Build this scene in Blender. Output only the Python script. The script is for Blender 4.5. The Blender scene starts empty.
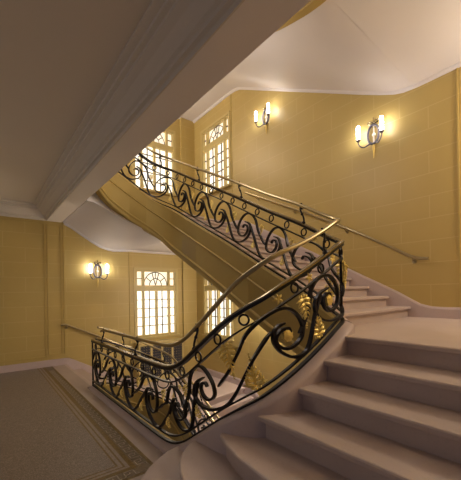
import bpy, bmesh, math, random
import numpy as np
from mathutils import Vector, Matrix
random.seed(7)
D = bpy.data; SC = bpy.context.scene; COL = SC.collection
PI = math.pi

# ------------------------------------------------------------------ dimensions
YB = 8.38      # back wall (window, sconce)
XR = 5.25      # right wall
YF = -0.75     # front wall of the stair
HS = 4.08      # storey height
ZL = 1.228     # half landing
R_C = 0.1617   # riser of the long flight
ZC = ZL + 13 * R_C
XE = 1.56      # floor edge at the stairwell
ZBEAM = 3.36
ZCEIL = 3.66

# ------------------------------------------------------------------ materials
def new_mat(name):
    m = D.materials.new(name); m.use_nodes = True
    nt = m.node_tree; b = nt.nodes['Principled BSDF']
    return m, nt, b
def setin(b, **k):
    for n, v in k.items():
        b.inputs[n.replace('_', ' ')].default_value = v
def mix(nt, a, b, fac):
    n = nt.nodes.new('ShaderNodeMix'); n.data_type = 'RGBA'
    for sock, val in ((n.inputs[0], fac), (n.inputs[6], a), (n.inputs[7], b)):
        if hasattr(val, 'links'): nt.links.new(val, sock)
        elif isinstance(val, (int, float)): sock.default_value = val
        else: sock.default_value = (*val, 1)
    return n.outputs[2]
def math_n(nt, op, a, b=None, c=None):
    n = nt.nodes.new('ShaderNodeMath'); n.operation = op
    for i, v in enumerate((a, b, c)):
        if v is None: continue
        if hasattr(v, 'links'): nt.links.new(v, n.inputs[i])
        else: n.inputs[i].default_value = v
    return n.outputs[0]
def pos_xyz(nt):
    g = nt.nodes.new('ShaderNodeNewGeometry'); s = nt.nodes.new('ShaderNodeSeparateXYZ')
    nt.links.new(g.outputs['Position'], s.inputs[0]); return g, s
def noise(nt, scale, detail=3, vec=None):
    n = nt.nodes.new('ShaderNodeTexNoise'); n.inputs['Scale'].default_value = scale
    n.inputs['Detail'].default_value = detail
    if vec is None:
        g = nt.nodes.new('ShaderNodeNewGeometry'); vec = g.outputs['Position']
    nt.links.new(vec, n.inputs['Vector'])
    return n.outputs['Fac']
def bump(nt, b, h, strength=.2, dist=.01):
    n = nt.nodes.new('ShaderNodeBump'); n.inputs['Strength'].default_value = strength
    n.inputs['Distance'].default_value = dist
    nt.links.new(h, n.inputs['Height']); nt.links.new(n.outputs[0], b.inputs['Normal'])
def simple(name, col, rough=.5, metal=0, nz=0, nscale=8, spec=None):
    m, nt, b = new_mat(name)
    setin(b, Base_Color=(*col, 1), Roughness=rough, Metallic=metal)
    if spec is not None: b.inputs['Specular IOR Level'].default_value = spec
    if nz:
        f = noise(nt, nscale, 5)
        c = mix(nt, [x * (1 - nz) for x in col], [min(1, x * (1 + nz)) for x in col], f)
        nt.links.new(c, b.inputs['Base Color'])
    return m

OCHRE = (.54, .405, .14)
def wall_mat(name, axis):
    """painted false ashlar: pale joint lines, blocks .82 x .329"""
    m, nt, b = new_mat(name)
    g, s = pos_xyz(nt)
    cb = nt.nodes.new('ShaderNodeCombineXYZ')
    u = s.outputs[axis]
    off = -1.86 if axis == 1 else -1.23
    nt.links.new(math_n(nt, 'ADD', u, off + 8.2), cb.inputs[0])
    nt.links.new(math_n(nt, 'ADD', s.outputs[2], -1.722 + .329 * 20), cb.inputs[1])
    br = nt.nodes.new('ShaderNodeTexBrick')
    nt.links.new(cb.outputs[0], br.inputs['Vector'])
    br.inputs['Scale'].default_value = 1
    br.inputs['Brick Width'].default_value = .82; br.inputs['Row Height'].default_value = .329
    br.inputs['Mortar Size'].default_value = .007; br.inputs['Mortar Smooth'].default_value = .3
    br.offset = .5
    f = noise(nt, 2.5, 4)
    c = mix(nt, [x * .95 for x in OCHRE], [x * 1.05 for x in OCHRE], f)
    c2 = mix(nt, c, (.60, .47, .195), br.outputs['Fac'])
    nt.links.new(c2, b.inputs['Base Color'])
    setin(b, Roughness=.42); b.inputs['Specular IOR Level'].default_value = .55
    bump(nt, b, math_n(nt, 'SUBTRACT', 1, br.outputs['Fac']), .25, .004)
    return m
def stone_mat(name, col, rough=.42):
    m, nt, b = new_mat(name)
    f = noise(nt, 3.2, 6); f2 = noise(nt, 45, 4)
    c = mix(nt, [x * .88 for x in col], [x * 1.08 for x in col], f)
    c = mix(nt, c, [x * .82 for x in col], math_n(nt, 'MULTIPLY', math_n(nt, 'GREATER_THAN', f2, .62), .35))
    nt.links.new(c, b.inputs['Base Color'])
    setin(b, Roughness=rough)
    return m
def floor_mat():
    m, nt, b = new_mat('mosaic_floor')
    g, s = pos_xyz(nt)
    d = math_n(nt, 'MINIMUM', math_n(nt, 'SUBTRACT', 1.31, s.outputs[0]), math_n(nt, 'SUBTRACT', s.outputs[1], 2.79))
    vo = nt.nodes.new('ShaderNodeTexVoronoi'); vo.feature = 'DISTANCE_TO_EDGE'; vo.inputs['Scale'].default_value = 70
    nt.links.new(g.outputs['Position'], vo.inputs['Vector'])
    # arcs of tesserae: fan-shaped rows
    grout = math_n(nt, 'LESS_THAN', vo.outputs['Distance'], .09)
    vc = nt.nodes.new('ShaderNodeTexVoronoi'); vc.inputs['Scale'].default_value = 70
    nt.links.new(g.outputs['Position'], vc.inputs['Vector'])
    tone = nt.nodes.new('ShaderNodeSeparateColor'); nt.links.new(vc.outputs['Color'], tone.inputs[0])
    big = nt.nodes.new('ShaderNodeTexVoronoi'); big.inputs['Scale'].default_value = 4.5
    big.feature = 'F1'; nt.links.new(g.outputs['Position'], big.inputs['Vector'])
    arcs = math_n(nt, 'SINE', math_n(nt, 'MULTIPLY', big.outputs['Distance'], 75))
    arcf = math_n(nt, 'GREATER_THAN', arcs, .72)
    field = mix(nt, (.21, .17, .145), (.33, .28, .245), tone.outputs[0])
    field = mix(nt, field, (.50, .43, .38), math_n(nt, 'MULTIPLY', arcf, .35))
    field = mix(nt, field, (.13, .10, .085), math_n(nt, 'MULTIPLY', grout, .6))
    gold = mix(nt, (.14, .085, .018), (.23, .145, .035), tone.outputs[0])
    grey = mix(nt, (.24, .195, .165), (.34, .28, .24), tone.outputs[0])
    def band(a, bb):
        return math_n(nt, 'MULTIPLY', math_n(nt, 'GREATER_THAN', d, a), math_n(nt, 'LESS_THAN', d, bb))
    stone = mix(nt, (.42, .34, .31), (.50, .41, .37), noise(nt, 5, 5))
    c = mix(nt, stone, grey, math_n(nt, 'GREATER_THAN', d, 0))
    c = mix(nt, c, field, math_n(nt, 'GREATER_THAN', d, .305))
    c = mix(nt, c, mix(nt, (.17, .125, .075), (.23, .175, .115), tone.outputs[0]), band(.035, .15))
    for a, bb in ((0, .035), (.15, .20), (.232, .25), (.285, .303)):
        c = mix(nt, c, gold, band(a, bb))
    nt.links.new(c, b.inputs['Base Color'])
    setin(b, Roughness=.42)
    return m
def emit(name, col, strength):
    m, nt, b = new_mat(name)
    setin(b, Base_Color=(*col, 1), Roughness=.4)
    b.inputs['Emission Color'].default_value = (*col, 1)
    b.inputs['Emission Strength'].default_value = strength
    return m

M = dict(
    wall_x=wall_mat('ashlar_paint_back', 0), wall_y=wall_mat('ashlar_paint_right', 1),
    ochre=simple('ochre_paint', OCHRE, .45, nz=.05, nscale=3, spec=.3),
    string=simple('string_paint', (.46, .335, .115), .5, nz=.05, nscale=3, spec=.2),
    cream=simple('window_paint', (.60, .48, .20), .4),
    beam=simple('beam_lit_plaster', (.88, .83, .80), .55), plaster=simple('white_plaster', (.75, .71, .73), .6, nz=.04, nscale=1.5),  # beam is plaster made lighter, light on its underside put into the colour
    ceil=simple('ceiling_paint', (.74, .68, .60), .65, nz=.03, nscale=1.2),
    stone=stone_mat('pink_stone', (.59, .485, .455)),
    curb=stone_mat('curb_stone', (.60, .49, .49), .4),
    floor=floor_mat(),
    key=simple('key_tesserae', (.44, .37, .30), .5),
    iron=simple('black_iron', (.022, .021, .026), .32, .75),
    iron2=simple('dark_bronze', (.05, .04, .035), .3, .85),
    brass=simple('brass', (.44, .37, .22), .28, 1), cap=simple('dark_brass', (.30, .25, .16), .25, 1),
    gold=simple('gilding', (.98, .76, .27), .48, .75, nz=.12, nscale=40),
    silver=simple('blued_steel', (.16, .155, .20), .35, .8),
    muntin=simple('muntin', (.16, .14, .11), .5),
    lattice=simple('dark_panel', (.035, .032, .04), .5),
    glass_in=simple('mirror_plate', (.8, .74, .66), .3, .2),
    lamp=emit('lamp_glass', (1, .93, .86), 18),
    pane=emit('window_glow', (1, .94, .82), .85), pane2=emit('fanlight_glow', (1, .90, .72), .55),
)

# ------------------------------------------------------------------ helpers
def tag(o, label=None, cat=None, group=None, kind=None):
    if label: o['label'] = label
    if cat: o['category'] = cat
    if group: o['group'] = group
    if kind: o['kind'] = kind
    return o
def empty(name, loc, rz=0):
    o = D.objects.new(name, None); COL.objects.link(o)
    o.location = loc; o.rotation_euler = (0, 0, rz); o.empty_display_size = .1
    return o
class MB:
    def __init__(s): s.v = []; s.f = []
    def add(s, vs, fs):
        n = len(s.v); s.v += [tuple(map(float, p)) for p in vs]
        s.f += [[i + n for i in f] for f in fs]
    def box(s, a, b):
        x0, y0, z0 = a; x1, y1, z1 = b
        s.add([(x0, y0, z0), (x1, y0, z0), (x1, y1, z0), (x0, y1, z0), (x0, y0, z1), (x1, y0, z1), (x1, y1, z1), (x0, y1, z1)],
              [(3, 2, 1, 0), (4, 5, 6, 7), (0, 1, 5, 4), (1, 2, 6, 5), (2, 3, 7, 6), (3, 0, 4, 7)])
    def prism(s, poly, z0, z1):
        n = len(poly)
        s.add([(x, y, z0) for x, y in poly] + [(x, y, z1) for x, y in poly],
              [list(range(n))[::-1], [n + i for i in range(n)]] + [(i, (i + 1) % n, n + (i + 1) % n, n + i) for i in range(n)])
    def rings(s, rings, closed_ring=True, cap=True, loop=False):
        m = len(rings[0]); n = len(rings); vs = [p for r in rings for p in r]; fs = []
        for i in range(n if loop else n - 1):
            j = (i + 1) % n
            for k in range(m if closed_ring else m - 1):
                l = (k + 1) % m
                fs.append((i * m + k, i * m + l, j * m + l, j * m + k))
        if cap and closed_ring and not loop:
            fs.append(tuple(range(m))[::-1]); fs.append(tuple((n - 1) * m + k for k in range(m)))
        s.add(vs, fs)
    def tube(s, pts, r, seg=8, loop=False, radii=None):
        pts = [Vector(p) for p in pts]; n = len(pts); rs = []
        up = None
        for i, p in enumerate(pts):
            a = pts[(i - 1) % n] if loop or i > 0 else p
            b = pts[(i + 1) % n] if loop or i < n - 1 else p
            t = (b - a).normalized()
            if up is None:
                up = Vector((0, 0, 1)) if abs(t.z) < .9 else Vector((1, 0, 0))
            u = (up - t * up.dot(t)).normalized(); up = u
            w = t.cross(u); rr = radii[i] if radii else r
            rs.append([p + (u * math.cos(2 * PI * k / seg) + w * math.sin(2 * PI * k / seg)) * rr for k in range(seg)])
        s.rings(rs, loop=loop)
    def lathe(s, c, prof, seg=14, axis='z'):
        rs = []
        for r, h in prof:
            ring = []
            for k in range(seg):
                a = 2 * PI * k / seg
                if axis == 'z': ring.append((c[0] + r * math.cos(a), c[1] + r * math.sin(a), c[2] + h))
                else: ring.append((c[0] + r * math.cos(a), c[1] + h, c[2] + r * math.sin(a)))
            rs.append(ring)
        s.rings(rs)
    def ball(s, c, r, seg=8, sq=(1, 1, 1)):
        rs = []
        for i in range(1, 6):
            t = PI * i / 6
            rs.append([(c[0] + sq[0] * r * math.sin(t) * math.cos(2 * PI * k / seg), c[1] + sq[1] * r * math.sin(t) * math.sin(2 * PI * k / seg), c[2] + sq[2] * r * math.cos(t)) for k in range(seg)])
        s.rings(rs)
    def build(s, name, mat, parent=None, smooth=False, bevel=0):
        me = D.meshes.new(name); me.from_pydata(s.v, [], s.f)
        bm = bmesh.new(); bm.from_mesh(me); bmesh.ops.recalc_face_normals(bm, faces=bm.faces[:]); bm.to_mesh(me); bm.free()
        me.materials.append(mat)
        if smooth:
            for p in me.polygons: p.use_smooth = True
        o = D.objects.new(name, me); COL.objects.link(o)
        if smooth:
            try: me.set_sharp_from_angle(angle=math.radians(40))
            except Exception: pass
        if bevel:
            b = o.modifiers.new('b', 'BEVEL'); b.width = bevel; b.segments = 2; b.limit_method = 'ANGLE'; b.angle_limit = math.radians(50)
        if parent is not None:
            o.parent = parent
        return o
def world_part(mb, name, mat, parent, **k):
    """geometry given in world coordinates, parented to an unrotated empty"""
    L = parent.matrix_basis.translation
    mb.v = [(x - L.x, y - L.y, z - L.z) for x, y, z in mb.v]
    return mb.build(name, mat, parent, **k)

# ------------------------------------------------------------------ stair path (bottom rail centreline) for storey 0
# x, y, z of bottom rail, z of the underside of the string
CP = [(1.56, 5.92, .13, -.42), (1.56, 5.2, .13, -.42), (1.56, 4.2, .135, -.42), (1.56, 3.4, .14, -.42), (1.56, 3.02, .165, -.42),
      (1.565, 2.76, .26, -.20), (1.58, 2.5, .43, -.05), (1.60, 2.27, .59, .10), (1.62, 2.09, .71, .24), (1.68, 1.96, .80, .36), (1.78, 1.85, .885, .46),
      (1.95, 1.78, .992, .57), (2.2, 1.76, 1.112, .68), (2.5, 1.76, 1.262, .78), (2.72, 1.77, 1.375, .76), (2.86, 1.81, 1.42, .76), (2.95, 1.92, 1.465, .765),
      (3.0, 2.12, 1.56, .785), (3.05, 2.5, 1.765, .885), (3.11, 3.1, 2.055, 1.11), (3.15, 4.0, 2.52, 1.56), (3.15, 4.8, 2.925, 1.98), (3.15, 5.5, 3.285, 2.33),
      (3.13, 5.85, 3.46, 2.52), (3.0, 6.10, 3.59, 2.74), (2.75, 6.22, 3.72, 2.92), (2.35, 6.2, 3.93, 3.10), (1.95, 6.13, 4.11, 3.32),
      (1.72, 6.05, 4.185, 3.52), (1.60, 5.96, 4.205, 3.62)]
def catmull(cp, n=14):
    a = np.array(cp, float); a = np.vstack([2 * a[0] - a[1], a, 2 * a[-1] - a[-2]]); out = []
    for i in range(1, len(a) - 2):
        p0, p1, p2, p3 = a[i - 1], a[i], a[i + 1], a[i + 2]
        for t in np.linspace(0, 1, n, endpoint=False):
            out.append(.5 * ((2 * p1) + (-p0 + p2) * t + (2 * p0 - 5 * p1 + 4 * p2 - p3) * t * t + (-p0 + 3 * p1 - 3 * p2 + p3) * t ** 3))
    out.append(a[-2]); return np.array(out)
class Path:
    def __init__(s, cp):
        raw = catmull(cp)
        d = np.r_[0, np.cumsum(np.linalg.norm(np.diff(raw[:, :3], axis=0), axis=1))]
        s.L = d[-1]; n = int(s.L / .02); s.s = np.linspace(0, s.L, n)
        s.P = np.stack([np.interp(s.s, d, raw[:, i]) for i in range(4)], 1)
        T = np.gradient(s.P[:, :3], axis=0)
        k = np.ones(15) / 15
        def sm(A):
            pad = np.vstack([np.repeat(A[:1], 7, 0), A, np.repeat(A[-1:], 7, 0)])
            return np.stack([np.convolve(pad[:, i], k, 'valid') for i in range(A.shape[1])], 1)
        Tn = T.copy(); Tn[:, 2] = 0; Tn /= np.linalg.norm(Tn, axis=1)[:, None]
        s.N = np.stack([Tn[:, 1], -Tn[:, 0], 0 * Tn[:, 0]], 1)          # tread side
        s.T = T / np.linalg.norm(T, axis=1)[:, None]
        T2 = sm(s.T); T2 /= np.linalg.norm(T2, axis=1)[:, None]
        hz = np.linalg.norm(T2[:, :2], axis=1)
        s.cos = hz
        s.B = np.stack([-T2[:, 2] * T2[:, 0] / hz, -T2[:, 2] * T2[:, 1] / hz, hz], 1)
    def at(s, q):
        q = min(max(q, 0), s.L)
        f = lambda A: np.array([np.interp(q, s.s, A[:, i]) for i in range(A.shape[1])])
        p = f(s.P); n = f(s.N); n /= np.linalg.norm(n); t = f(s.T); t /= np.linalg.norm(t); b = f(s.B); b /= np.linalg.norm(b)
        return p, t, n, b, float(np.interp(q, s.s, s.cos))
    def find(s, x, y):
        return s.s[np.argmin((s.P[:, 0] - x) ** 2 + (s.P[:, 1] - y) ** 2)]
PATH = Path(CP)
V_SUB, V_TOP = .555, .70

def rail_rect(mb, path, s0, s1, dz, w, h, off=0, step=.05, round_top=False, dzf=None):
    n = max(2, int((s1 - s0) / step)); rs = []
    for q in np.linspace(s0, s1, n):
        p, t, N, B, c = path.at(q)
        z = dz + (dzf(q) if dzf else 0)
        o = p[:3] + np.array([0, 0, z]) + N * off
        U = np.array([0, 0, 1.])
        if round_top: pr = [(-w / 2, -h / 2), (w / 2, -h / 2), (w / 2, h * .15), (w * .3, h * .45), (0, h * .55), (-w * .3, h * .45), (-w / 2, h * .15)]
        else: pr = [(-w / 2, -h / 2), (w / 2, -h / 2), (w / 2, h / 2), (-w / 2, h / 2)]
        rs.append([o + N * a + U * b for a, b in pr])
    mb.rings(rs)
def bar_in_panel(mb, path, pts, w=.019, dep=.03):
    """pts: (s, v) with v measured across the panel; flat bar swept in the panel surface"""
    pos = []; nor = []
    for q, v in pts:
        p, t, N, B, c = path.at(q)
        pos.append(p[:3] + B * v + t * (q - min(max(q, 0), path.L))); nor.append(N)
    pos = np.array(pos); T = np.gradient(pos, axis=0); T /= np.linalg.norm(T, axis=1)[:, None]
    rs = []; n = len(pos)
    for i in range(n):
        N = nor[i] - T[i] * np.dot(nor[i], T[i]); N /= np.linalg.norm(N); S = np.cross(T[i], N)
        k = 1.0
        if i < 4: k = .55 + .45 * i / 4
        if i > n - 5: k = .55 + .45 * (n - 1 - i) / 4
        rs.append([pos[i] + S * a * w * k / 2 + N * b * dep / 2 for a, b in ((-1, -1), (1, -1), (1, 1), (-1, 1))])
    mb.rings(rs)
def smooth2(pts, n=7):
    return [tuple(p) for p in catmull(pts, n)]
def leaf(mb, o, U, S, N, ln, w, th=.014):
    """pointed lobe from o along U, ridge towards both faces"""
    o = np.array(o); pts = []
    prof = [(0, .25), (.25, .8), (.5, 1), (.75, .65), (1, .04)]
    rs = []
    for f, k in prof:
        c = o + U * ln * f + N * .012 * math.sin(f * 3)
        rs.append([c - S * w / 2 * k, c + N * th * (k + .2), c + S * w / 2 * k, c - N * th * (k + .2)])
    mb.rings(rs)
def sprig(mb, o, U, S, N, size, kind=0):
    if kind:
        for a in range(0, 360, 72):
            a = math.radians(a); leaf(mb, o, U * math.cos(a) + S * math.sin(a), S * math.cos(a) - U * math.sin(a), N, size * .62, size * .3, size * .1)
        mb.ball(o, size * .16); return
    # acanthus spray: curling lobes in pairs along a stem, widest at the head, beads at the tip
    o = np.array(o) - U * size * .35
    leaf(mb, o, U, S, N, size * 1.05, size * .16, size * .05)
    for i in range(5):
        f = .04 + .17 * i; ln = size * (.50 - .075 * i); an = math.radians(78 - 9 * i)
        for sg in (-1, 1):
            c = o + U * size * f + N * .006 * (i % 2)
            u = U * math.cos(an) + S * sg * math.sin(an); v = S * sg * math.cos(an) - U * math.sin(an)
            leaf(mb, c, u, v, N, ln, ln * .34, size * .05)
            c2 = c + u * ln * .55; u2 = U * .9 + S * sg * .45; u2 = u2 / np.linalg.norm(u2)
            leaf(mb, c2, u2, np.cross(N, u2), N, ln * .5, ln * .2, size * .04)
    for i, r in enumerate((.055, .045, .035)): mb.ball(o + U * size * (1.06 + .1 * i), size * r, 6)
    for sg in (-1, 0, 1): mb.ball(o + S * sg * size * .16 - U * size * (.05 if sg else .1), size * .075, 6)

EYES = [PATH.find(1.56, y) for y in (5.62, 4.86, 4.20, 3.47, 2.74)] + [PATH.find(1.60, 2.25), PATH.find(2.10, 1.765), PATH.find(2.66, 1.765)] + \
       [PATH.find(3.15, y) for y in (2.52, 3.1, 3.74, 4.36, 4.98, 5.58)] + [PATH.find(2.93, 6.14), PATH.find(2.40, 6.2), PATH.find(1.86, 6.1)]

def balustrade(name, label, zoff, s0, s1, gold_s):
    root = empty(name, (1.56, 3.0, zoff))
    tag(root, label, 'railing')
    path = Path([(x, y, z + zoff, l + zoff) for x, y, z, l in CP])
    def part(mb, nm, mat, par=None, **k):
        return world_part(mb, nm, mat, root, **k)
    a = MB(); rail_rect(a, path, s0, s1, V_TOP, .05, .034); part(a, 'top_rail', M['iron'])
    a = MB(); rail_rect(a, path, s0, s1, V_TOP + .024, .056, .022, round_top=True); tag(part(a, 'rail_cap', M['cap'], smooth=True), 'brass cap')
    a = MB(); rail_rect(a, path, s0, s1, V_SUB, .03, .016); part(a, 'frieze_rail', M['iron'])
    a = MB(); rail_rect(a, path, s0, s1, 0, .03, .018); part(a, 'bottom_rail', M['iron'])
    a = MB(); rail_rect(a, path, s0, s1, -.072, .036, .022); part(a, 'base_rail', M['iron'])
    # raised brass handrail on brackets
    hf = lambda q: .235 + .05 * math.exp(-((q - PATH.find(1.85, 1.95)) / .45) ** 2)
    hs0 = s0 + .42 if s0 < .1 else s0
    pts = []
    for q in np.arange(hs0, s1 + .01, .06):
        p, t, N, B, c = path.at(q)
        k = max(0, 1 - (q - hs0) / .16) if s0 < .1 else 0
        pts.append(p[:3] + np.array([0, 0, V_TOP + hf(q) - .035 * k * k]) - N * .03)
    a = MB(); a.tube(pts, .021, 10); tag(part(a, 'handrail', M['brass'], smooth=True), 'raised brass handrail')
    br = [q for q in (PATH.find(1.56, 5.35), PATH.find(1.56, 3.95), PATH.find(1.6, 2.55), PATH.find(2.5, 1.83), PATH.find(3.15, 2.42), PATH.find(3.15, 3.68), PATH.find(3.15, 4.85), PATH.find(3.02, 6.08), PATH.find(2.2, 6.18)) if s0 <= q <= s1]
    for q in br:
        p, t, N, B, c = path.at(q); o = p[:3] + np.array([0, 0, V_TOP + .03]); h = hf(q) - .03
        U = np.array([0, 0, 1.])
        prof = [(.035, -.03), (.0, -.015), (-.012, .03), (.0, .08), (.022, .115), (.03, .15), (.015, .185), (-.012, .2), (-.03, .19), (-.032, .17)]
        pts = [o + t * x + U * (y + .03) * h / .235 - N * .03 * max(0, y) / .2 for x, y in smooth2(prof, 4)]
        a = MB(); a.tube(pts, .011, 8); a.tube([o + U * h * .78 - N * .025, o + U * (h + .03) - N * .03], .012, 8)
        a.ball(o + U * .0, .026); a.ball(o + U * h * .5 + t * .012 - N * .012, .017)
        part(a, 'bracket', M['iron'], smooth=True)
    # running wave scrolls
    eyes = [q for q in EYES if s0 - .05 <= q <= s1 + .05]
    lam = .66
    ext = [eyes[0] - lam] + eyes + [eyes[-1] + lam]
    for k in range(1, len(ext)):
        e0, e1 = ext[k - 1], ext[k]
        def pol(e, x, y):
            p, t, N, B, c = path.at(e); hh = (V_SUB * c - .006); R = hh / 2 - .010
            cc = min(1.35, (e1 - e0) / (3.06 * R))
            return (e + R * x * cc, hh / 2 + .004 + R * y)
        mb = MB()
        if k < len(ext) - 1 or e1 - .2 < s1:
            P = [pol(e0, *c) for c in ((.63, -.24), (.93, -.12), (1.25, .06))]
            P += [pol(e1, *c) for c in ((-1.37, .35), (-.95, .78), (-.5, .99), (-.05, 1.01), (.30, .85), (.54, .52), (.64, .15), (.62, -.15), (.45, -.42), (.12, -.50), (-.2, -.40), (-.38, -.12), (-.34, .16), (-.12, .28), (.10, .20), (.14, .02))]
        else: P = []
        Q = [pol(e0, *c) for c in ((.08, .44), (-.25, .47), (-.52, .36), (-.66, .08), (-.62, -.25), (-.43, -.57), (-.08, -.86), (.35, -1.0), (.70, -1.0), (1.05, -.83), (1.4, -.55))]
        Q += [pol(e1, *c) for c in ((-1.25, -.19), (-.90, .08), (-.62, .29), (-.40, .43))]
        for pts in (P, Q):
            pts = [(q, v) for q, v in smooth2(pts, 5)] if pts else []
            pts = [(q, v) for q, v in pts if s0 <= q <= s1]
            if len(pts) > 6: bar_in_panel(mb, path, pts, .025 if gold_s[0] < e1 < gold_s[1] else .0195, .032)
        if not mb.v: continue
        sc = part(mb, 'scroll', M['iron'])
        if k < len(ext) - 1 and gold_s[0] < e1 < gold_s[1]:
            p, t, N, B, c = path.at(e1); hh = V_SUB * c; o = p[:3] + B * hh / 2
            g = MB(); rs = []
            for r, h in ((.001, .026), (.022, .026), (.04, .016), (.052, .016), (.058, 0), (.052, -.016), (.04, -.016), (.022, -.026), (.001, -.026)):
                rs.append([o + (t * math.cos(x) + B * math.sin(x)) * r * (1 + .10 * math.cos(8 * x) * (r > .03)) + N * h for x in [2 * PI * i / 32 for i in range(32)]])
            g.rings(rs); part(g, 'rosette', M['gold'], smooth=True)
        # gilded leaf work in the hollow after this crest, and in the trough before it
        for which in (0, 1):
            if which == 0:
                q = e1 + .47 * (ext[k + 1] - e1) if k < len(ext) - 1 else e1 + .3
                if not (s0 + .05 < q < s1 - .05): continue
                p, t, N, B, c = path.at(q); hh = V_SUB * c
                o = p[:3] + B * hh * .74; U = -B * .95 - t * .3
            else:
                q = e1 - .50 * (e1 - e0) + .06
                if not (s0 + .05 < q < s1 - .05): continue
                p, t, N, B, c = path.at(q); hh = V_SUB * c
                o = p[:3] + B * hh * .22; U = B * .95 + t * .3
            U /= np.linalg.norm(U); S = np.cross(N, U)
            near = gold_s[0] < q < gold_s[1]
            g = MB(); sprig(g, o, U, S, N, .21 if near else .115)
            part(g, 'leaf_ornament', M['gold'])
    # frieze rings and stars
    q = s0 + .2; i = 0
    while q < s1 - .1:
        p, t, N, B, c = path.at(q); o = p[:3] + np.array([0, 0, (V_SUB + V_TOP) / 2 - .004])
        if gold_s[0] + .3 < q < gold_s[1] and i % 2:
            g = MB(); U = B; S = np.cross(N, U); sprig(g, o, U, S, N, .085, 1); part(g, 'star_ornament', M['gold'])
        else:
            a = MB(); a.tube([o + (t * math.cos(x) + B * math.sin(x)) * .042 for x in [2 * PI * j / 18 for j in range(18)]], .009, 6, loop=True)
            part(a, 'ring', M['iron'], smooth=True)
        q += .33 if not (gold_s[0] + .3 < q < gold_s[1]) else .2; i += 1
    # end posts
    for q in (s0, s1):
        p, t, N, B, c = path.at(q); o = p[:3]
        a = MB(); a.tube([o + np.array([0, 0, -.08]), o + np.array([0, 0, V_TOP + .01])], .015, 8); part(a, 'post', M['iron'], smooth=True)
    return root, path, part
SC_CORNER = PATH.find(2.91, 1.86)
def corner_gilding(root, path, part):
    p, t, N, B, c = path.at(SC_CORNER); o = p[:3]; U = np.array([0, 0, 1.]); d = N
    a = MB(); a.tube([o + U * -.07, o + U * V_TOP], .014, 8); part(a, 'post', M['iron'], smooth=True)
    g = MB()
    sprig(g, o + U * .40 + d * .02, U, t, d, .20)
    sprig(g, o + U * .30 + d * .02, -U, t, d, .14)
    part(g, 'leaf_ornament', M['gold'])

r0 = balustrade('stair_balustrade', 'black iron balustrade with gilded wave scrolls winding up from the mosaic floor', 0, 0.0, PATH.L - .02,
                (PATH.find(1.65, 2.02), PATH.find(3.02, 2.25)))
corner_gilding(*r0)
balustrade('stair_balustrade', 'dark balustrade of the descending flight seen far below through the front scrolls', -HS,
           PATH.find(3.15, 2.2), PATH.L - .05, (99, 99))

# ------------------------------------------------------------------ stair flights
def curb_and_string(root, path, q0, q1, part, curb_in=None, mould=True):
    qs = np.arange(q0, q1 + .001, .06)
    qA = PATH.find(1.56, 3.1)
    ci = MB(); st = MB(); rs = []; rt = []; m1 = MB(); m2 = MB(); r1 = []; r2 = []; r3 = []
    for q in qs:
        p, t, N, B, c = path.at(q); o = np.array([p[0], p[1], 0.]); zt = p[2] - .084; zl = p[3]
        k = min(1, max(0, (q - qA) / .7)); win = .09 + .02 * k; dpt = .07 + .42 * k
        pr = [(win, zt - dpt), (win, zt - .05), (win - .012, zt - .03), (win - .045, zt - .012), (.03, zt), (-.02, zt), (-.02, zt - dpt)]
        rs.append([o + N * a + np.array([0, 0, z]) for a, z in pr])
        zl2 = max(zl, -9)
        pr = [(-.022, zt - .001), (-.065, zt - .001), (-.075, zt - .02), (-.065, zt - .05), (-.065, zl2 + .02), (-.05, zl2), (.07 * k - .012, zl2), (.07 * k - .012, zl2 + .08), (-.022, zl2 + .10)]
        rt.append([o + N * a + np.array([0, 0, z]) for a, z in pr])
        dd = zt - zl2
        for R, f, w in ((r1, .36, .018), (r2, .86, .03)):
            z = zt - dd * f
            R.append([o - N * (.064 + a) + np.array([0, 0, z + b]) for a, b in ((0, -w), (.012, -w * .7), (.02, 0), (.012, w * .7), (0, w))])
    ci.rings(rs); part(ci, 'curb', M['curb'], smooth=True)
    st.rings(rt); tag(part(st, 'string', M['string'], smooth=True), 'ochre painted string')
    for R in (r1, r2):
        m = MB(); m.rings(R); part(m, 'moulding', M['string'], smooth=True)

def step_mesh(mb, nose, back, z, rise, over=.034, under=.02):
    """nose: plan polyline of the nosing, back: polyline far side (closing the polygon)"""
    n = len(nose); off = []
    cx = sum(p[0] for p in back) / len(back); cy = sum(p[1] for p in back) / len(back)
    for i, p in enumerate(nose):
        a = Vector(nose[max(0, i - 1)]); b = Vector(nose[min(n - 1, i + 1)]); t = (b - a).normalized()
        nn = Vector((-t.y, t.x))
        if nn.dot(Vector((cx, cy)) - Vector(p)) < 0: nn = -nn
        off.append((p[0] + nn.x * over, p[1] + nn.y * over, nn))
    inner = [(x, y) for x, y, _ in off]
    m = len(nose) + len(back)
    def ring(shift, zz):
        return [(p[0] + o[2].x * shift, p[1] + o[2].y * shift, zz) for p, o in zip(nose, off)] + [(x, y, zz) for x, y in back]
    rs = [ring(over + .012, z - rise - under), ring(over + .012, z - .052), ring(over, z - .040), ring(.004, z - .040), ring(0, z - .036), ring(0, z - .012), ring(.006, z - .003), ring(.014, z)]
    mb.rings(rs)

def soffit_strip(mb, prof, fn):
    """prof list of (u, zouter, zinner); fn(u, side, z) -> point"""
    rs = []
    for u, zo, zi in prof:
        rs.append([fn(u, 0, zi), fn(u, .33, zi + (zo - zi) * .2), fn(u, .66, zi + (zo - zi) * .6), fn(u, .985, zo + .0), fn(u, 1, zo - .012), fn(u, 1, zo + .25), fn(u, 0, zi + .25)])
    mb.rings(rs)

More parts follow.
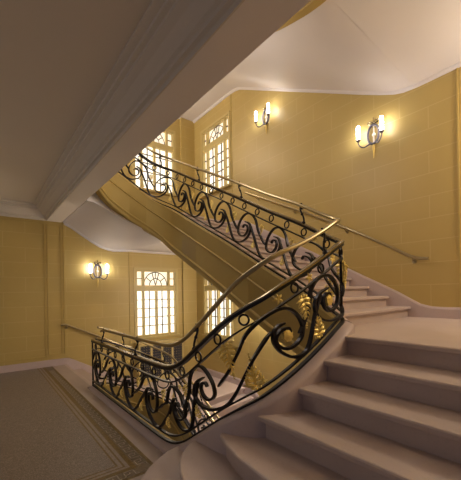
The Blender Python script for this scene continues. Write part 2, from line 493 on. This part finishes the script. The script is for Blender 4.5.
def front_flight(z0, label, part_only=False):
    root = empty('stair_flight', (2.0, .6, z0)); tag(root, label, 'staircase')
    def part(mb, nm, mat, **k): return world_part(mb, nm, mat, root, **k)
    path = Path([(x, y, z + z0, l + z0) for x, y, z, l in CP])
    rise = ZL / 7
    noses = [
        [(1.56, 2.76), (1.46, 2.74), (1.36, 2.72), (1.25, 2.66), (1.12, 2.575), (.99, 2.45), (.87, 2.29), (.78, 2.10), (.715, 1.86), (.68, 1.55), (.67, 1.2), (.67, YF + .02)],
        [(1.58, 2.45), (1.49, 2.42), (1.40, 2.385), (1.29, 2.30), (1.20, 2.19), (1.13, 2.06), (1.07, 1.86), (1.03, 1.62), (1.01, 1.35), (1.0, 1.0), (1.0, YF + .02)],
        [(1.63, 2.16), (1.57, 2.12), (1.52, 2.08), (1.47, 2.02), (1.415, 1.86), (1.37, 1.68), (1.345, 1.45), (1.33, 1.15), (1.33, YF + .02)],
        [(1.67, 1.90), (1.67, 1.4), (1.665, YF + .02)],
        [(1.985, 1.78), (1.985, YF + .02)], [(2.31, 1.74), (2.31, YF + .02)], [(2.65, 1.74), (2.65, YF + .02)]]
    for i, n in enumerate(noses):
        z = z0 + rise * (i + 1); mb = MB()
        ymax = n[0][1]
        if i < 6:
            bx = [1.60, 1.60, 1.76, 2.1, 2.42, 2.75][i]
            if i < 3: back = [(bx, YF + .02), (bx, 1.75), (1.68, ymax - .12)] if i == 2 else [(1.60, YF + .02), (1.60, ymax - .15)]
            else: back = [(bx, YF + .02), (bx, ymax)]
            step_mesh(mb, n, back, z, rise, under=.02 if i else 0)
            part(mb, 'step', M['stone'])
        else:
            step_mesh(mb, n, [(XR - .001, YF + .02), (XR - .001, 2.22), (3.06, 2.10), (2.95, 1.98), (2.80, 1.79)], z, rise)
            part(mb, 'landing', M['stone'])
    so = MB()
    W = XR - .004 - 3.05
    pr = [(1.60, -.15, -.15), (1.8, .15, .15), (2.0, .38, .40), (2.4, .58, .64), (2.75, .655, .73), (2.9, .67, .78), (2.98, .67, .795), (3.05, .67, .808),
          (3.05 + .33 * W, .67, .78), (3.05 + .66 * W, .67, .725), (3.05 + .985 * W, .67, .67), (XR - .004, .67, .67)]
    y0 = lambda u: float(np.interp(u, [2.7, 3.05], [1.70, 2.05]))
    soffit_strip(so, pr, lambda u, s, z: (u, y0(u) + (YF + .01 - y0(u)) * s, z + z0))
    part(so, 'soffit', M['plaster'], smooth=True)
    curb_and_string(root, path, 0.0, SC_CORNER, part)
    return root
def long_flight(z0, label):
    root = empty('stair_flight', (4.2, 4.2, z0 + ZL)); tag(root, label, 'staircase')
    def part(mb, nm, mat, **k): return world_part(mb, nm, mat, root, **k)
    path = Path([(x, y, z + z0, l + z0) for x, y, z, l in CP])
    xi, xo = 3.10, XR - .001
    for k in range(13):
        z = z0 + ZL + R_C * (k + 1)
        yi = 2.02 + .312 * k; yo = 2.13 + .329 * k
        mb = MB()
        if k < 12:
            step_mesh(mb, [(xi, yi), (xo, yo)], [(xo, yo + .41), (xi, yi + .40)], z, R_C); part(mb, 'step', M['stone'])
        else:
            step_mesh(mb, [(xi, yi), (xo, yo)], [(xo, YB - .002), (2.90, YB - .002), (2.90, 6.27), (3.03, 6.15), (3.12, 5.97)], z, R_C); part(mb, 'landing', M['stone'])
    for k in range(5):
        z = z0 + ZC + .15 * (k + 1); x = 2.95 - .33 * k; mb = MB()
        if z > HS + z0 - .001: bx = 1.56
        else: bx = x - .42
        yy = lambda xx: float(np.interp(xx, [1.5, 1.60, 1.72, 1.95, 2.35, 2.75, 3.0], [5.96, 5.98, 6.07, 6.15, 6.22, 6.24, 6.12]))
        step_mesh(mb, [(x, yy(x)), (x, YB - .002)], [(bx, YB - .002), (bx, yy(bx))], z - (.004 if k == 4 else 0), .15); part(mb, 'step', M['stone'])
    so = MB()
    zz = lambda y: .668 + .537 * .10 * math.log1p(math.exp((y - 2.27) / .10))
    pr = []
    for y in (2.05, 2.15, 2.22, 2.3, 2.4, 2.6, 2.9, 3.5, 4.2, 5.0, 5.7, 6.0):
        pr.append((y, zz(y), zz(y) + .14 - .19 * min(1, max(0, (y - 2.15) / 1.6))))
    pr += [(6.15, 2.75, 2.72), (6.35, 2.80, 2.79), (6.7, 2.82, 2.82), (YB - .004, 2.82, 2.82)]
    xe = lambda y: float(np.interp(y, [2.05, 2.5, 3.1, 4], [3.05, 3.10, 3.16, 3.18]))
    soffit_strip(so, pr, lambda u, s, z: (xe(u) + (XR - .004 - xe(u)) * s, u, z + z0))
    part(so, 'soffit', M['plaster'], smooth=True)
    so = MB()
    pr = [(3.2, 2.82, 2.79), (2.95, 2.805, 2.83), (2.75, 2.795, 2.93), (2.6, 2.82, 2.99), (2.42, 2.875, 3.06), (2.2, 3.0, 3.14), (1.95, 3.16, 3.25), (1.7, 3.32, 3.36), (1.58, 3.37, 3.37)]
    soffit_strip(so, pr, lambda u, s, z: (u, 6.2 + (YB - .004 - 6.2) * s, z + z0))
    part(so, 'soffit', M['plaster'], smooth=True)
    curb_and_string(root, path, SC_CORNER, PATH.L - .03, part)
    return root

front_flight(0, 'pale stone steps with rounded lower treads rising to the landing in the right foreground')
long_flight(0, 'upper stone flight rising along the sconce wall on a deep ochre string')
long_flight(-HS, 'stone flight going down from the mosaic floor below the tall window')
front_flight(HS, 'flight overhead whose ochre string corner peeps in at the top edge')
long_flight(HS, 'topmost flight overhead, its smooth white plaster underside sloping above the sconces')

# ------------------------------------------------------------------ setting: walls
def wall(name, u0, u1, z0, z1, holes, fn, mat, depth=.16):
    us = sorted({u0, u1, *[h[0] for h in holes], *[h[1] for h in holes]})
    zs = sorted({z0, z1, *[h[2] for h in holes], *[h[3] for h in holes]})
    mb = MB()
    for a, b in zip(us, us[1:]):
        for c, d in zip(zs, zs[1:]):
            if any(h[0] <= a and b <= h[1] and h[2] <= c and d <= h[3] for h in holes): continue
            mb.add([fn(a, 0, c), fn(b, 0, c), fn(b, 0, d), fn(a, 0, d), fn(a, depth, c), fn(b, depth, c), fn(b, depth, d), fn(a, depth, d)],
                   [(0, 1, 2, 3), (7, 6, 5, 4)] )
    for h in holes:
        a, b, c, d = h
        mb.add([fn(a, 0, c), fn(b, 0, c), fn(b, 0, d), fn(a, 0, d), fn(a, depth, c), fn(b, depth, c), fn(b, depth, d), fn(a, depth, d)],
               [(0, 1, 5, 4), (1, 2, 6, 5), (2, 3, 7, 6), (3, 0, 4, 7)])
    return tag(mb.build(name, mat), kind='structure')
ZTOP = 2 * HS + .1
WB = (3.36, 4.56, .47, 2.29); WR = (6.62, 7.88, .43, 2.29)
up = lambda w: (w[0], w[1], w[2] + HS, w[3] + HS)
fb = lambda u, d, z: (u, YB + d, z)
fr = lambda u, d, z: (XR + d, u, z)
wall('wall_back', -4.5, XR, -HS, ZTOP, [WB, up(WB)], fb, M['wall_x'])
wall('wall_right', YF, YB, -HS, ZTOP, [WR, up(WR)], fr, M['wall_y'])
mb = MB(); mb.box((XE, YF - .15, -HS), (XR + .16, YF, ZTOP)); tag(mb.build('wall_front', M['ochre']), kind='structure')
mb = MB(); mb.box((-4.5, -4, ZTOP), (XR + .16, YB + .16, ZTOP + .2)); tag(mb.build('ceiling', M['plaster']), kind='structure')
mb = MB(); mb.box((-4.5, -4, -.16), (1.48, YB, 0)); mb.box((1.48, 6.02, -.16), (1.558, YB, -.0005)); tag(mb.build('floor', M['floor']), kind='structure')
mb = MB(); mb.box((XE - .3, YF, -HS - .2), (XR, YB, -HS)); tag(mb.build('floor', M['stone']), kind='structure')
# floor slab of the storey above: flat ceiling of the hall, dropped beam along the stairwell
mb = MB(); mb.box((-4.5, -4, ZCEIL), (1.54, YB, HS - .002)); tag(mb.build('ceiling', M['ceil']), kind='structure')
mb = MB(); mb.box((1.245, -4, ZBEAM), (1.552, YB - .001, ZCEIL - .001)); tag(mb.build('trim_1', M['beam']), kind='structure')
# cornice, mitred where the beam meets the back wall
cp = [(0, 3.36), (.012, 3.36), (.018, 3.395), (.05, 3.405), (.05, 3.44), (.075, 3.455), (.10, 3.485), (.145, 3.53), (.20, 3.56), (.20, 3.585), (.235, 3.595), (.235, 3.625), (.29, 3.64), (.29, 3.659), (0, 3.659)]
mb = MB(); mb.rings([[(1.246 - d, -4, z) for d, z in cp], [(1.246 - d, YB - .001 - d, z) for d, z in cp], [(-4.5, YB - .001 - d, z) for d, z in cp]])
tag(mb.build('trim_2', M['ceil']), kind='structure')

# baseboards, skirtings, panel mouldings
mb = MB(); mb.box((-4.5, YB - .03, 0), (1.58, YB - .001, .125)); mb.box((-4.5, YB - .024, .125), (1.58, YB - .001, .15))
pr = [(1.58, .15), (1.66, .14), (1.75, .10), (2.2, -.155), (2.9, -.55), (3.05, -.60), (3.3, -.61), (XR, -.61)]
mb.rings([[(x, YB - .03, z - .5), (x, YB - .03, z), (x, YB - .001, z), (x, YB - .001, z - .5)] for x, z in pr])
tag(mb.build('baseboard_back', M['curb']), kind='structure')
def stair_skirt(name, z0):
    mb = MB()
    pr = [(YF + .01, 1.39), (1.70, 1.388), (1.85, 1.395), (2.0, 1.432), (2.15, 1.515), (2.32, 1.615), (2.60, 1.755), (3.26, 2.08), (4.2, 2.545), (5.2, 3.04), (5.95, 3.41), (6.15, 3.48), (6.35, 3.50), (YB - .04, 3.50)]
    mb.rings([[(XR - .035, y, z - .45 + z0), (XR - .035, y, z - .03 + z0), (XR - .022, y, z + z0), (XR - .001, y, z + z0), (XR - .001, y, z - .45 + z0)] for y, z in pr])
    tag(mb.build(name, M['curb']), kind='structure')
stair_skirt('baseboard_right', 0); stair_skirt('baseboard_right', -HS)

tn = [3]
def trim(mb, mat=None):
    tag(mb.build('trim_%d' % tn[0], mat or M['ochre']), kind='structure'); tn[0] += 1
def strip(mb, fn, u0, z0, u1, z1, w=.022, d=.014):
    """thin moulding on a wall, axis-aligned"""
    if abs(u1 - u0) < 1e-6: a, b, c, e = u0 - w / 2, u0 + w / 2, z0, z1
    else: a, b, c, e = u0, u1, z0 - w / 2, z0 + w / 2
    p = [fn(a, 0, c), fn(b, 0, c), fn(b, 0, e), fn(a, 0, e), fn(a, -d, c), fn(b, -d, c), fn(b, -d, e), fn(a, -d, e)]
    mb.add(p, [(3, 2, 1, 0), (4, 5, 6, 7), (0, 1, 5, 4), (1, 2, 6, 5), (2, 3, 7, 6), (3, 0, 4, 7)])
def frame(fn, u0, u1, z0, z1, sides='lrtb'):
    mb = MB()
    if 'l' in sides: strip(mb, fn, u0, z0, u0, z1)
    if 'r' in sides: strip(mb, fn, u1, z0, u1, z1)
    if 't' in sides: strip(mb, fn, u0, z1, u1, z1)
    if 'b' in sides: strip(mb, fn, u0, z0, u1, z0)
    trim(mb)
frame(fb, -4.4, 1.19, .23, 3.30)
frame(fb, 1.25, 1.53, .27, 3.28)
mb = MB(); strip(mb, fb, 1.59, .25, 1.59, 3.32); strip(mb, fb, 3.17, -.55, 3.17, 2.79); trim(mb)
mb = MB(); strip(mb, fb, 3.17, 3.5, 3.17, 6.9); trim(mb)
mb = MB(); strip(mb, fr, 6.5, 3.52, 6.5, 6.88); strip(mb, fr, 1.49, 1.42, 1.49, 4.74); trim(mb)
mb = MB(); mb.box((4.78, YB - .06, -.75), (XR - .001, YB - .001, 2.81)); trim(mb, M['wall_x'])
mb = MB(); mb.box((4.78, YB - .06, ZC), (XR - .001, YB - .001, 2.81 + HS)); trim(mb, M['wall_x'])
# slim plaster cove where the undersides meet the walls
mb = MB()
bp = [(1.60, 3.36), (1.75, 3.29), (1.95, 3.155), (2.2, 2.995), (2.42, 2.872), (2.6, 2.818), (2.75, 2.794), (2.95, 2.803), (3.2, 2.815), (XR - .01, 2.815)]
rp = [(YF + .02, .672), (2.0, .672), (2.2, .69), (2.35, .735), (2.6, .85), (2.9, 1.005), (3.5, 1.328), (4.2, 1.704), (5.0, 2.133), (5.7, 2.51), (6.0, 2.67), (6.15, 2.745), (6.35, 2.795), (6.7, 2.815), (YB - .01, 2.815)]
cv = [(.0, .01), (.05, .01), (.047, -.012), (.03, -.032), (.012, -.042), (0, -.045)]
for k in (0, 1):
    mb.rings([[(x, YB - .003 - d, z + h + HS * k) for d, h in cv] for x, z in bp])
    mb.rings([[(XR - .003 - d, y, z + h + HS * k) for d, h in cv] for y, z in rp])
trim(mb, M['plaster'])

# Greek key inlay along the outer band of the mosaic
mb = MB()
def dash(x0, y0, x1, y1, w=.011):
    mb.box((min(x0, x1) - w / 2, min(y0, y1) - w / 2, .0005), (max(x0, x1) + w / 2, max(y0, y1) + w / 2, .0025))
def key_unit(f):
    P = [(0, 0), (0, .085), (.09, .085), (.09, .028), (.045, .028), (.045, .055)]
    for a, b in zip(P, P[1:]): dash(*f(*a), *f(*b))
    dash(*f(0, 0), *f(-.03, 0)); dash(*f(.09, .028), *f(.09, .0)); dash(*f(.09, 0), *f(.12, 0))
y = 2.98
while y < 7.9:
    key_unit(lambda a, b: (1.262 - b, y + a)); y += .15
x = 1.11
while x > -1.5:
    key_unit(lambda a, b: (x - a, 2.838 + b)); x -= .15
trim(mb, M['key'])

# ------------------------------------------------------------------ windows
def window(n, box, fn, sill_d=.10):
    u0, u1, z0, z1 = box; W = u1 - u0
    fr_ = MB()
    def bx(mb, a, b, c, e, d0, d1):
        p = [fn(a, d0, c), fn(b, d0, c), fn(b, d0, e), fn(a, d0, e), fn(a, d1, c), fn(b, d1, c), fn(b, d1, e), fn(a, d1, e)]
        mb.add(p, [(3, 2, 1, 0), (4, 5, 6, 7), (0, 1, 5, 4), (1, 2, 6, 5), (2, 3, 7, 6), (3, 0, 4, 7)])
    # outer casing and fixed timbers
    for a, b, c, e in ((u0 - .07, u0, z0 - .02, z1 + .07), (u1, u1 + .07, z0 - .02, z1 + .07), (u0, u1, z1, z1 + .07)):
        bx(fr_, a, b, c, e, -.018, .0)
    bx(fr_, u0, u1, z1 - .03, z1, -.0, .09); bx(fr_, u0, u1, z0, z0 + .03, 0, .09)
    bx(fr_, u0, u0 + .025, z0 + .03, z1 - .03, 0, .09); bx(fr_, u1 - .025, u1, z0 + .03, z1 - .03, 0, .09)
    zt0 = z0 + .66 * (z1 - z0) + .045; zt1 = zt0 + .16     # transom rail
    gu = lambda f: u0 + .025 + f * (W - .05); i0, i1 = u0 + .025, u1 - .025
    bx(fr_, i0, i1, zt0, zt1, .0, .088)
    for f0, f1 in ((.135, .185), (.815, .865)):
        bx(fr_, gu(f0), gu(f1), z0 + .03, zt0, .004, .085); bx(fr_, gu(f0), gu(f1), zt1, z1 - .03, .004, .085)
    bx(fr_, gu(.475), gu(.525), z0 + .03, zt0, .004, .085)
    o = tag(fr_.build('window_%d' % n, M['cream']), kind='structure')
    s = MB(); bx(s, u0 - .09, u1 + .09, z0 - .06, z0 - .02, -sill_d, .0); s.build('window_sill', M['cream'], o)
    g = MB(); bx(g, u0 + .003, u1 - .003, z0 + .003, zt0 + .05, .095, .105); tag(g.build('pane', M['pane'], o), 'bright frosted glazing')
    g = MB(); bx(g, u0 + .003, u1 - .003, zt0 + .052, z1 - .003, .095, .105); tag(g.build('pane', M['pane2'], o), 'softer lit fanlight glazing')
    m = MB(); t = .010
    rows = 5
    for f in (.33, .67):
        pass
    for f in ((.185 + .475) / 2, (.525 + .815) / 2):
        bx(m, gu(f) - t, gu(f) + t, z0 + .03, zt0, .06, .092)
    for i in range(1, rows):
        z = z0 + .03 + (zt0 - z0 - .03) * i / rows
        for f0, f1 in ((0, .135), (.185, .475), (.525, .815), (.865, 1)):
            bx(m, gu(f0), gu(f1), z - t, z + t, .06, .092)
    zm = (zt1 + z1 - .03) / 2
    for f0, f1 in ((0, .135), (.865, 1)): bx(m, gu(f0), gu(f1), zm - t, zm + t, .06, .092)
    m.build('glazing_bar', M['muntin'], o)
    fl = MB(); cu = gu(.5); R = z1 - .03 - zt1; Wd = (gu(.815) - gu(.185)) / 2 - .01
    def arc(k, a0=0, a1=180):
        return [fn(cu + Wd * k * math.cos(math.radians(a)), .076, zt1 + (R - .01) * k * math.sin(math.radians(a))) for a in np.linspace(a0, a1, 17)]
    fl.tube(arc(1), .013, 6); fl.tube(arc(.52), .013, 6)
    for a in (36, 72, 108, 144):
        ca, sa = math.cos(math.radians(a)), math.sin(math.radians(a))
        k0 = .52 if a in (36, 144) else .0
        fl.tube([fn(cu + Wd * k0 * ca, .076, zt1 + R * k0 * sa), fn(cu + Wd * ca, .076, zt1 + R * sa)], .013, 6)
    fl.tube([fn(cu, .076, zt1 + R * .52), fn(cu, .076, z1 - .03)], .013, 6)
    fl.build('fanlight_bar', M['muntin'], o)
    return o
window(1, WB, fb, .06); window(2, up(WB), fb); window(3, WR, fr, .05); window(4, up(WR), fr)

# radiator cover below the lower window
rc = empty('radiator_cover', (3.98, 8.24, ZC - HS)); tag(rc, 'cream radiator cover with dark latticed panels under the lower left window', 'radiator cover')
b0, b1, yf, zt, zb = 3.30, 4.66, 8.13, .33, ZC - HS
mb = MB()
mb.box((b0, yf, zb), (b0 + .05, YB - .003, zt - .035)); mb.box((b1 - .05, yf, zb), (b1, YB - .003, zt - .035))
mb.box((b0 + .05, yf, zt - .095), (b1 - .05, yf + .03, zt - .035)); mb.box((b0 + .05, yf, zb), (b1 - .05, yf + .03, zb + .12))
nP = 4; wP = (b1 - b0 - .1) / nP
for i in range(1, nP):
    x = b0 + .05 + wP * i; mb.box((x - .03, yf, zb + .12), (x + .03, yf + .03, zt - .095))
world_part(mb, 'frame', M['cream'], rc)
mb = MB(); mb.box((b0 - .02, yf - .03, zt - .035), (b1 + .02, YB - .003, zt)); world_part(mb, 'shelf', M['cream'], rc, bevel=.006)
for i in range(nP):
    x0 = b0 + .05 + wP * i + .03 * (i > 0); x1 = b0 + .05 + wP * (i + 1) - .03 * (i < nP - 1)
    z0, z1 = zb + .12, zt - .095
    mb = MB(); mb.box((x0, yf + .014, z0), (x1, yf + .026, z1)); p = world_part(mb, 'lattice_panel', M['lattice'], rc)
    mb = MB(); nx, nz = 4, 12; dx = (x1 - x0) / nx; dz = (z1 - z0) / nz
    for a in range(nx):
        for c in range(nz):
            cx, cz = x0 + (a + .5) * dx, z0 + (c + .5) * dz; r = min(dx, dz) * .13
            mb.add([(cx - r, yf + .013, cz), (cx, yf + .013, cz - r), (cx + r, yf + .013, cz), (cx, yf + .013, cz + r), (cx, yf + .006, cz)], [(0, 1, 4), (1, 2, 4), (2, 3, 4), (3, 0, 4), (3, 2, 1, 0)])
    L = rc.matrix_basis.translation; mb.v = [(x - L.x, y - L.y, z - L.z) for x, y, z in mb.v]
    mb.build('lattice_studs', M['gold'], rc)

# ------------------------------------------------------------------ wall handrails
def wall_rail(label, pts, brs, out):
    o = empty('wall_handrail', pts[0]); tag(o, label, 'handrail')
    mb = MB(); mb.tube(smooth2(pts, 6), .024, 10); world_part(mb, 'rail', M['brass'], o, smooth=True)
    for b in brs:
        b = Vector(b); w = Vector(out)
        mb = MB(); mb.tube([b, b - Vector((0, 0, .05)), b - Vector((0, 0, .065)) + w * .03, b - Vector((0, 0, .06)) + w * .068], .009, 8)
        c = b - Vector((0, 0, .06)) + w * .066
        rs = []
        ax = Vector((0, 1, 0)) if abs(w.x) > .5 else Vector((1, 0, 0))
        for r, h in ((.001, -.012), (.03, -.01), (.034, 0), (.034, .004)):
            rs.append([c + w * h + (ax * math.cos(2 * PI * k / 12) + Vector((0, 0, 1)) * math.sin(2 * PI * k / 12)) * r for k in range(12)])
        mb.rings(rs); world_part(mb, 'bracket', M['brass'], o, smooth=True)
xh = XR - .075
wall_rail('long brass handrail fixed to the wall below the two sconces', [(xh, 1.86, 2.10), (xh, 1.98, 2.115), (xh, 2.15, 2.18), (xh, 2.5, 2.39), (xh, 3.3, 2.83), (xh, 4.2, 3.28), (xh, 5.2, 3.77), (xh, 5.9, 4.1)],
          [(xh, 2.08, 2.14), (xh, 3.2, 2.775), (xh, 4.4, 3.378), (xh, 5.5, 3.912)], (1, 0, 0))
yh = YB - .075
wall_rail('thin brass handrail running down the wall below the single left sconce', [(1.50, yh, .94), (1.58, yh, .945), (1.75, yh, .875), (2.5, yh, .52), (3.0, yh, .29), (3.2, yh, .24)],
          [(1.62, yh, .93), (2.3, yh, .612)], (0, 1, 0))

# ------------------------------------------------------------------ sconces
def make_sconce(loc, rz, label):
    o = empty('wall_sconce', loc, rz); tag(o, label, 'wall lamp', 'twin candle wall sconces')
    th = [2 * PI * k / 28 for k in range(28)]
    mb = MB(); mb.tube([(.098 * math.cos(a), .03, .158 * math.sin(a)) for a in th], .019, 8, loop=True)
    for i, a in enumerate(th): mb.ball((.098 * math.cos(a), .046, .158 * math.sin(a)), .013, 6)
    mb.build('wreath', M['silver'], o, smooth=True)
    mb = MB(); mb.lathe((0, 0, 0), [(.03, .002), (.03, .02), (.018, .032), (.001, .036)], 12, 'y'); mb.box((-.008, .006, -.15), (.008, .02, .15))
    mb.build('backplate', M['glass_in'], o)
    mb = MB()
    for s in (-1, 1):
        mb.tube(smooth2([(0, .02, .17), (s * .03, .03, .215), (s * .075, .03, .225), (s * .085, .03, .195), (s * .04, .03, .175), (0, .025, .172)], 4), .010, 6)
        mb.tube(smooth2([(0, .02, .17), (s * .03, .022, .15), (s * .06, .022, .16)], 4), .008, 6)
    mb.ball((0, .03, .172), .02); mb.tube([(0, .02, .18), (0, .02, .27)], .006, 6); mb.ball((0, .02, .275), .012)
    mb.build('bow', M['cap'], o, smooth=True)
    mb = MB(); mb.tube([(0, .025, -.15), (0, .03, -.24), (0, .025, -.30), (0, .025, -.40)], .01, 8, radii=[.012, .022, .012, .004]); mb.ball((0, .03, -.21), .022)
    mb.build('tail', M['gold'], o, smooth=True)
    for s in (-1, 1):
        a = MB(); a.tube(smooth2([(s * .03, .03, -.13), (s * .07, .07, -.165), (s * .12, .11, -.20), (s * .17, .14, -.175), (s * .20, .15, -.12), (s * .20, .15, -.08)], 5), .011, 8)
        ball = a.ball((s * .05, .05, -.145), .018)
        a.lathe((s * .2, .15, -.075), [(.012, -.02), (.035, 0), (.04, .018), (.03, .02), (.001, .018)], 12)
        ar = a.build('arm', M['silver'], o, smooth=True)
        c = MB(); c.lathe((s * .2, .15, -.052), [(.001, 0), (.024, .001), (.029, .02), (.030, .20), (.026, .225), (.001, .228)], 14)
        tag(c.build('shade', M['lamp'], ar, smooth=True), 'glowing white tube shade')
    return o
make_sconce((2.35, YB - .001, 2.225), PI, 'only sconce on the left wall, beside the lower window')
make_sconce((XR - .001, 2.68, 4.26), PI / 2, 'nearer, larger sconce of the two on the right wall, gilt bow showing')
make_sconce((XR - .001, 5.20, 5.66), PI / 2, 'farther, higher sconce on the right wall next to the upper tall window')
def point_light(loc, e, r=.08):  # serves the sconces out of view and the added fill lights
    l = D.lights.new('sconce_or_fill', 'POINT'); l.energy = e; l.color = (1, .88, .75); l.shadow_soft_size = r
    o = D.objects.new('sconce_or_fill', l); COL.objects.link(o); o.location = loc
# the same sconces repeat on the storeys out of view
point_light((XR - .2, 5.2, 5.66 - HS), 60); point_light((XR - .2, 2.68, 4.26 - HS), 18)
point_light((2.35, YB - .2, 2.225 + HS), 75); point_light((2.35, YB - .2, 2.225 - HS), 14)
# fill light added in the stairwell, out of sight behind the beam
point_light((2.2, 4.2, 4.6), 42, .3)
# fill light added to brighten the landing, right of the view
point_light((XR - .3, .1, 3.8), 62, .2)
# fill light added for the hall wall and ceiling, left of the view
point_light((-2.7, 5.2, 2.1), 25, .25)

# ------------------------------------------------------------------ world, camera, view
w = D.worlds.new('World'); SC.world = w; w.use_nodes = True
bg = w.node_tree.nodes['Background']; bg.inputs[0].default_value = (.92, .82, .90, 1); bg.inputs[1].default_value = .075
cam = D.cameras.new('Camera'); co = D.objects.new('Camera', cam); COL.objects.link(co); SC.camera = co
yaw = math.radians(38.31); rl = math.radians(.88)
fw = Vector((math.sin(yaw), math.cos(yaw), 0)); rt = Vector((math.cos(yaw), -math.sin(yaw), 0)); u = Vector((0, 0, 1))
r2 = rt * math.cos(rl) - u * math.sin(rl); u2 = u * math.cos(rl) + rt * math.sin(rl)
Mx = Matrix((r2, u2, -fw)).transposed().to_4x4(); Mx.translation = (0, 0, 1.65)
co.matrix_world = Mx
cam.sensor_fit = 'HORIZONTAL'; cam.sensor_width = 36; cam.lens = 318.4 / 461 * 36
cam.shift_y = 52.2 / 461; cam.clip_start = .05
SC.view_settings.view_transform = 'Standard'; SC.view_settings.look = 'None'
SC.view_settings.exposure = .6; SC.view_settings.gamma = 1
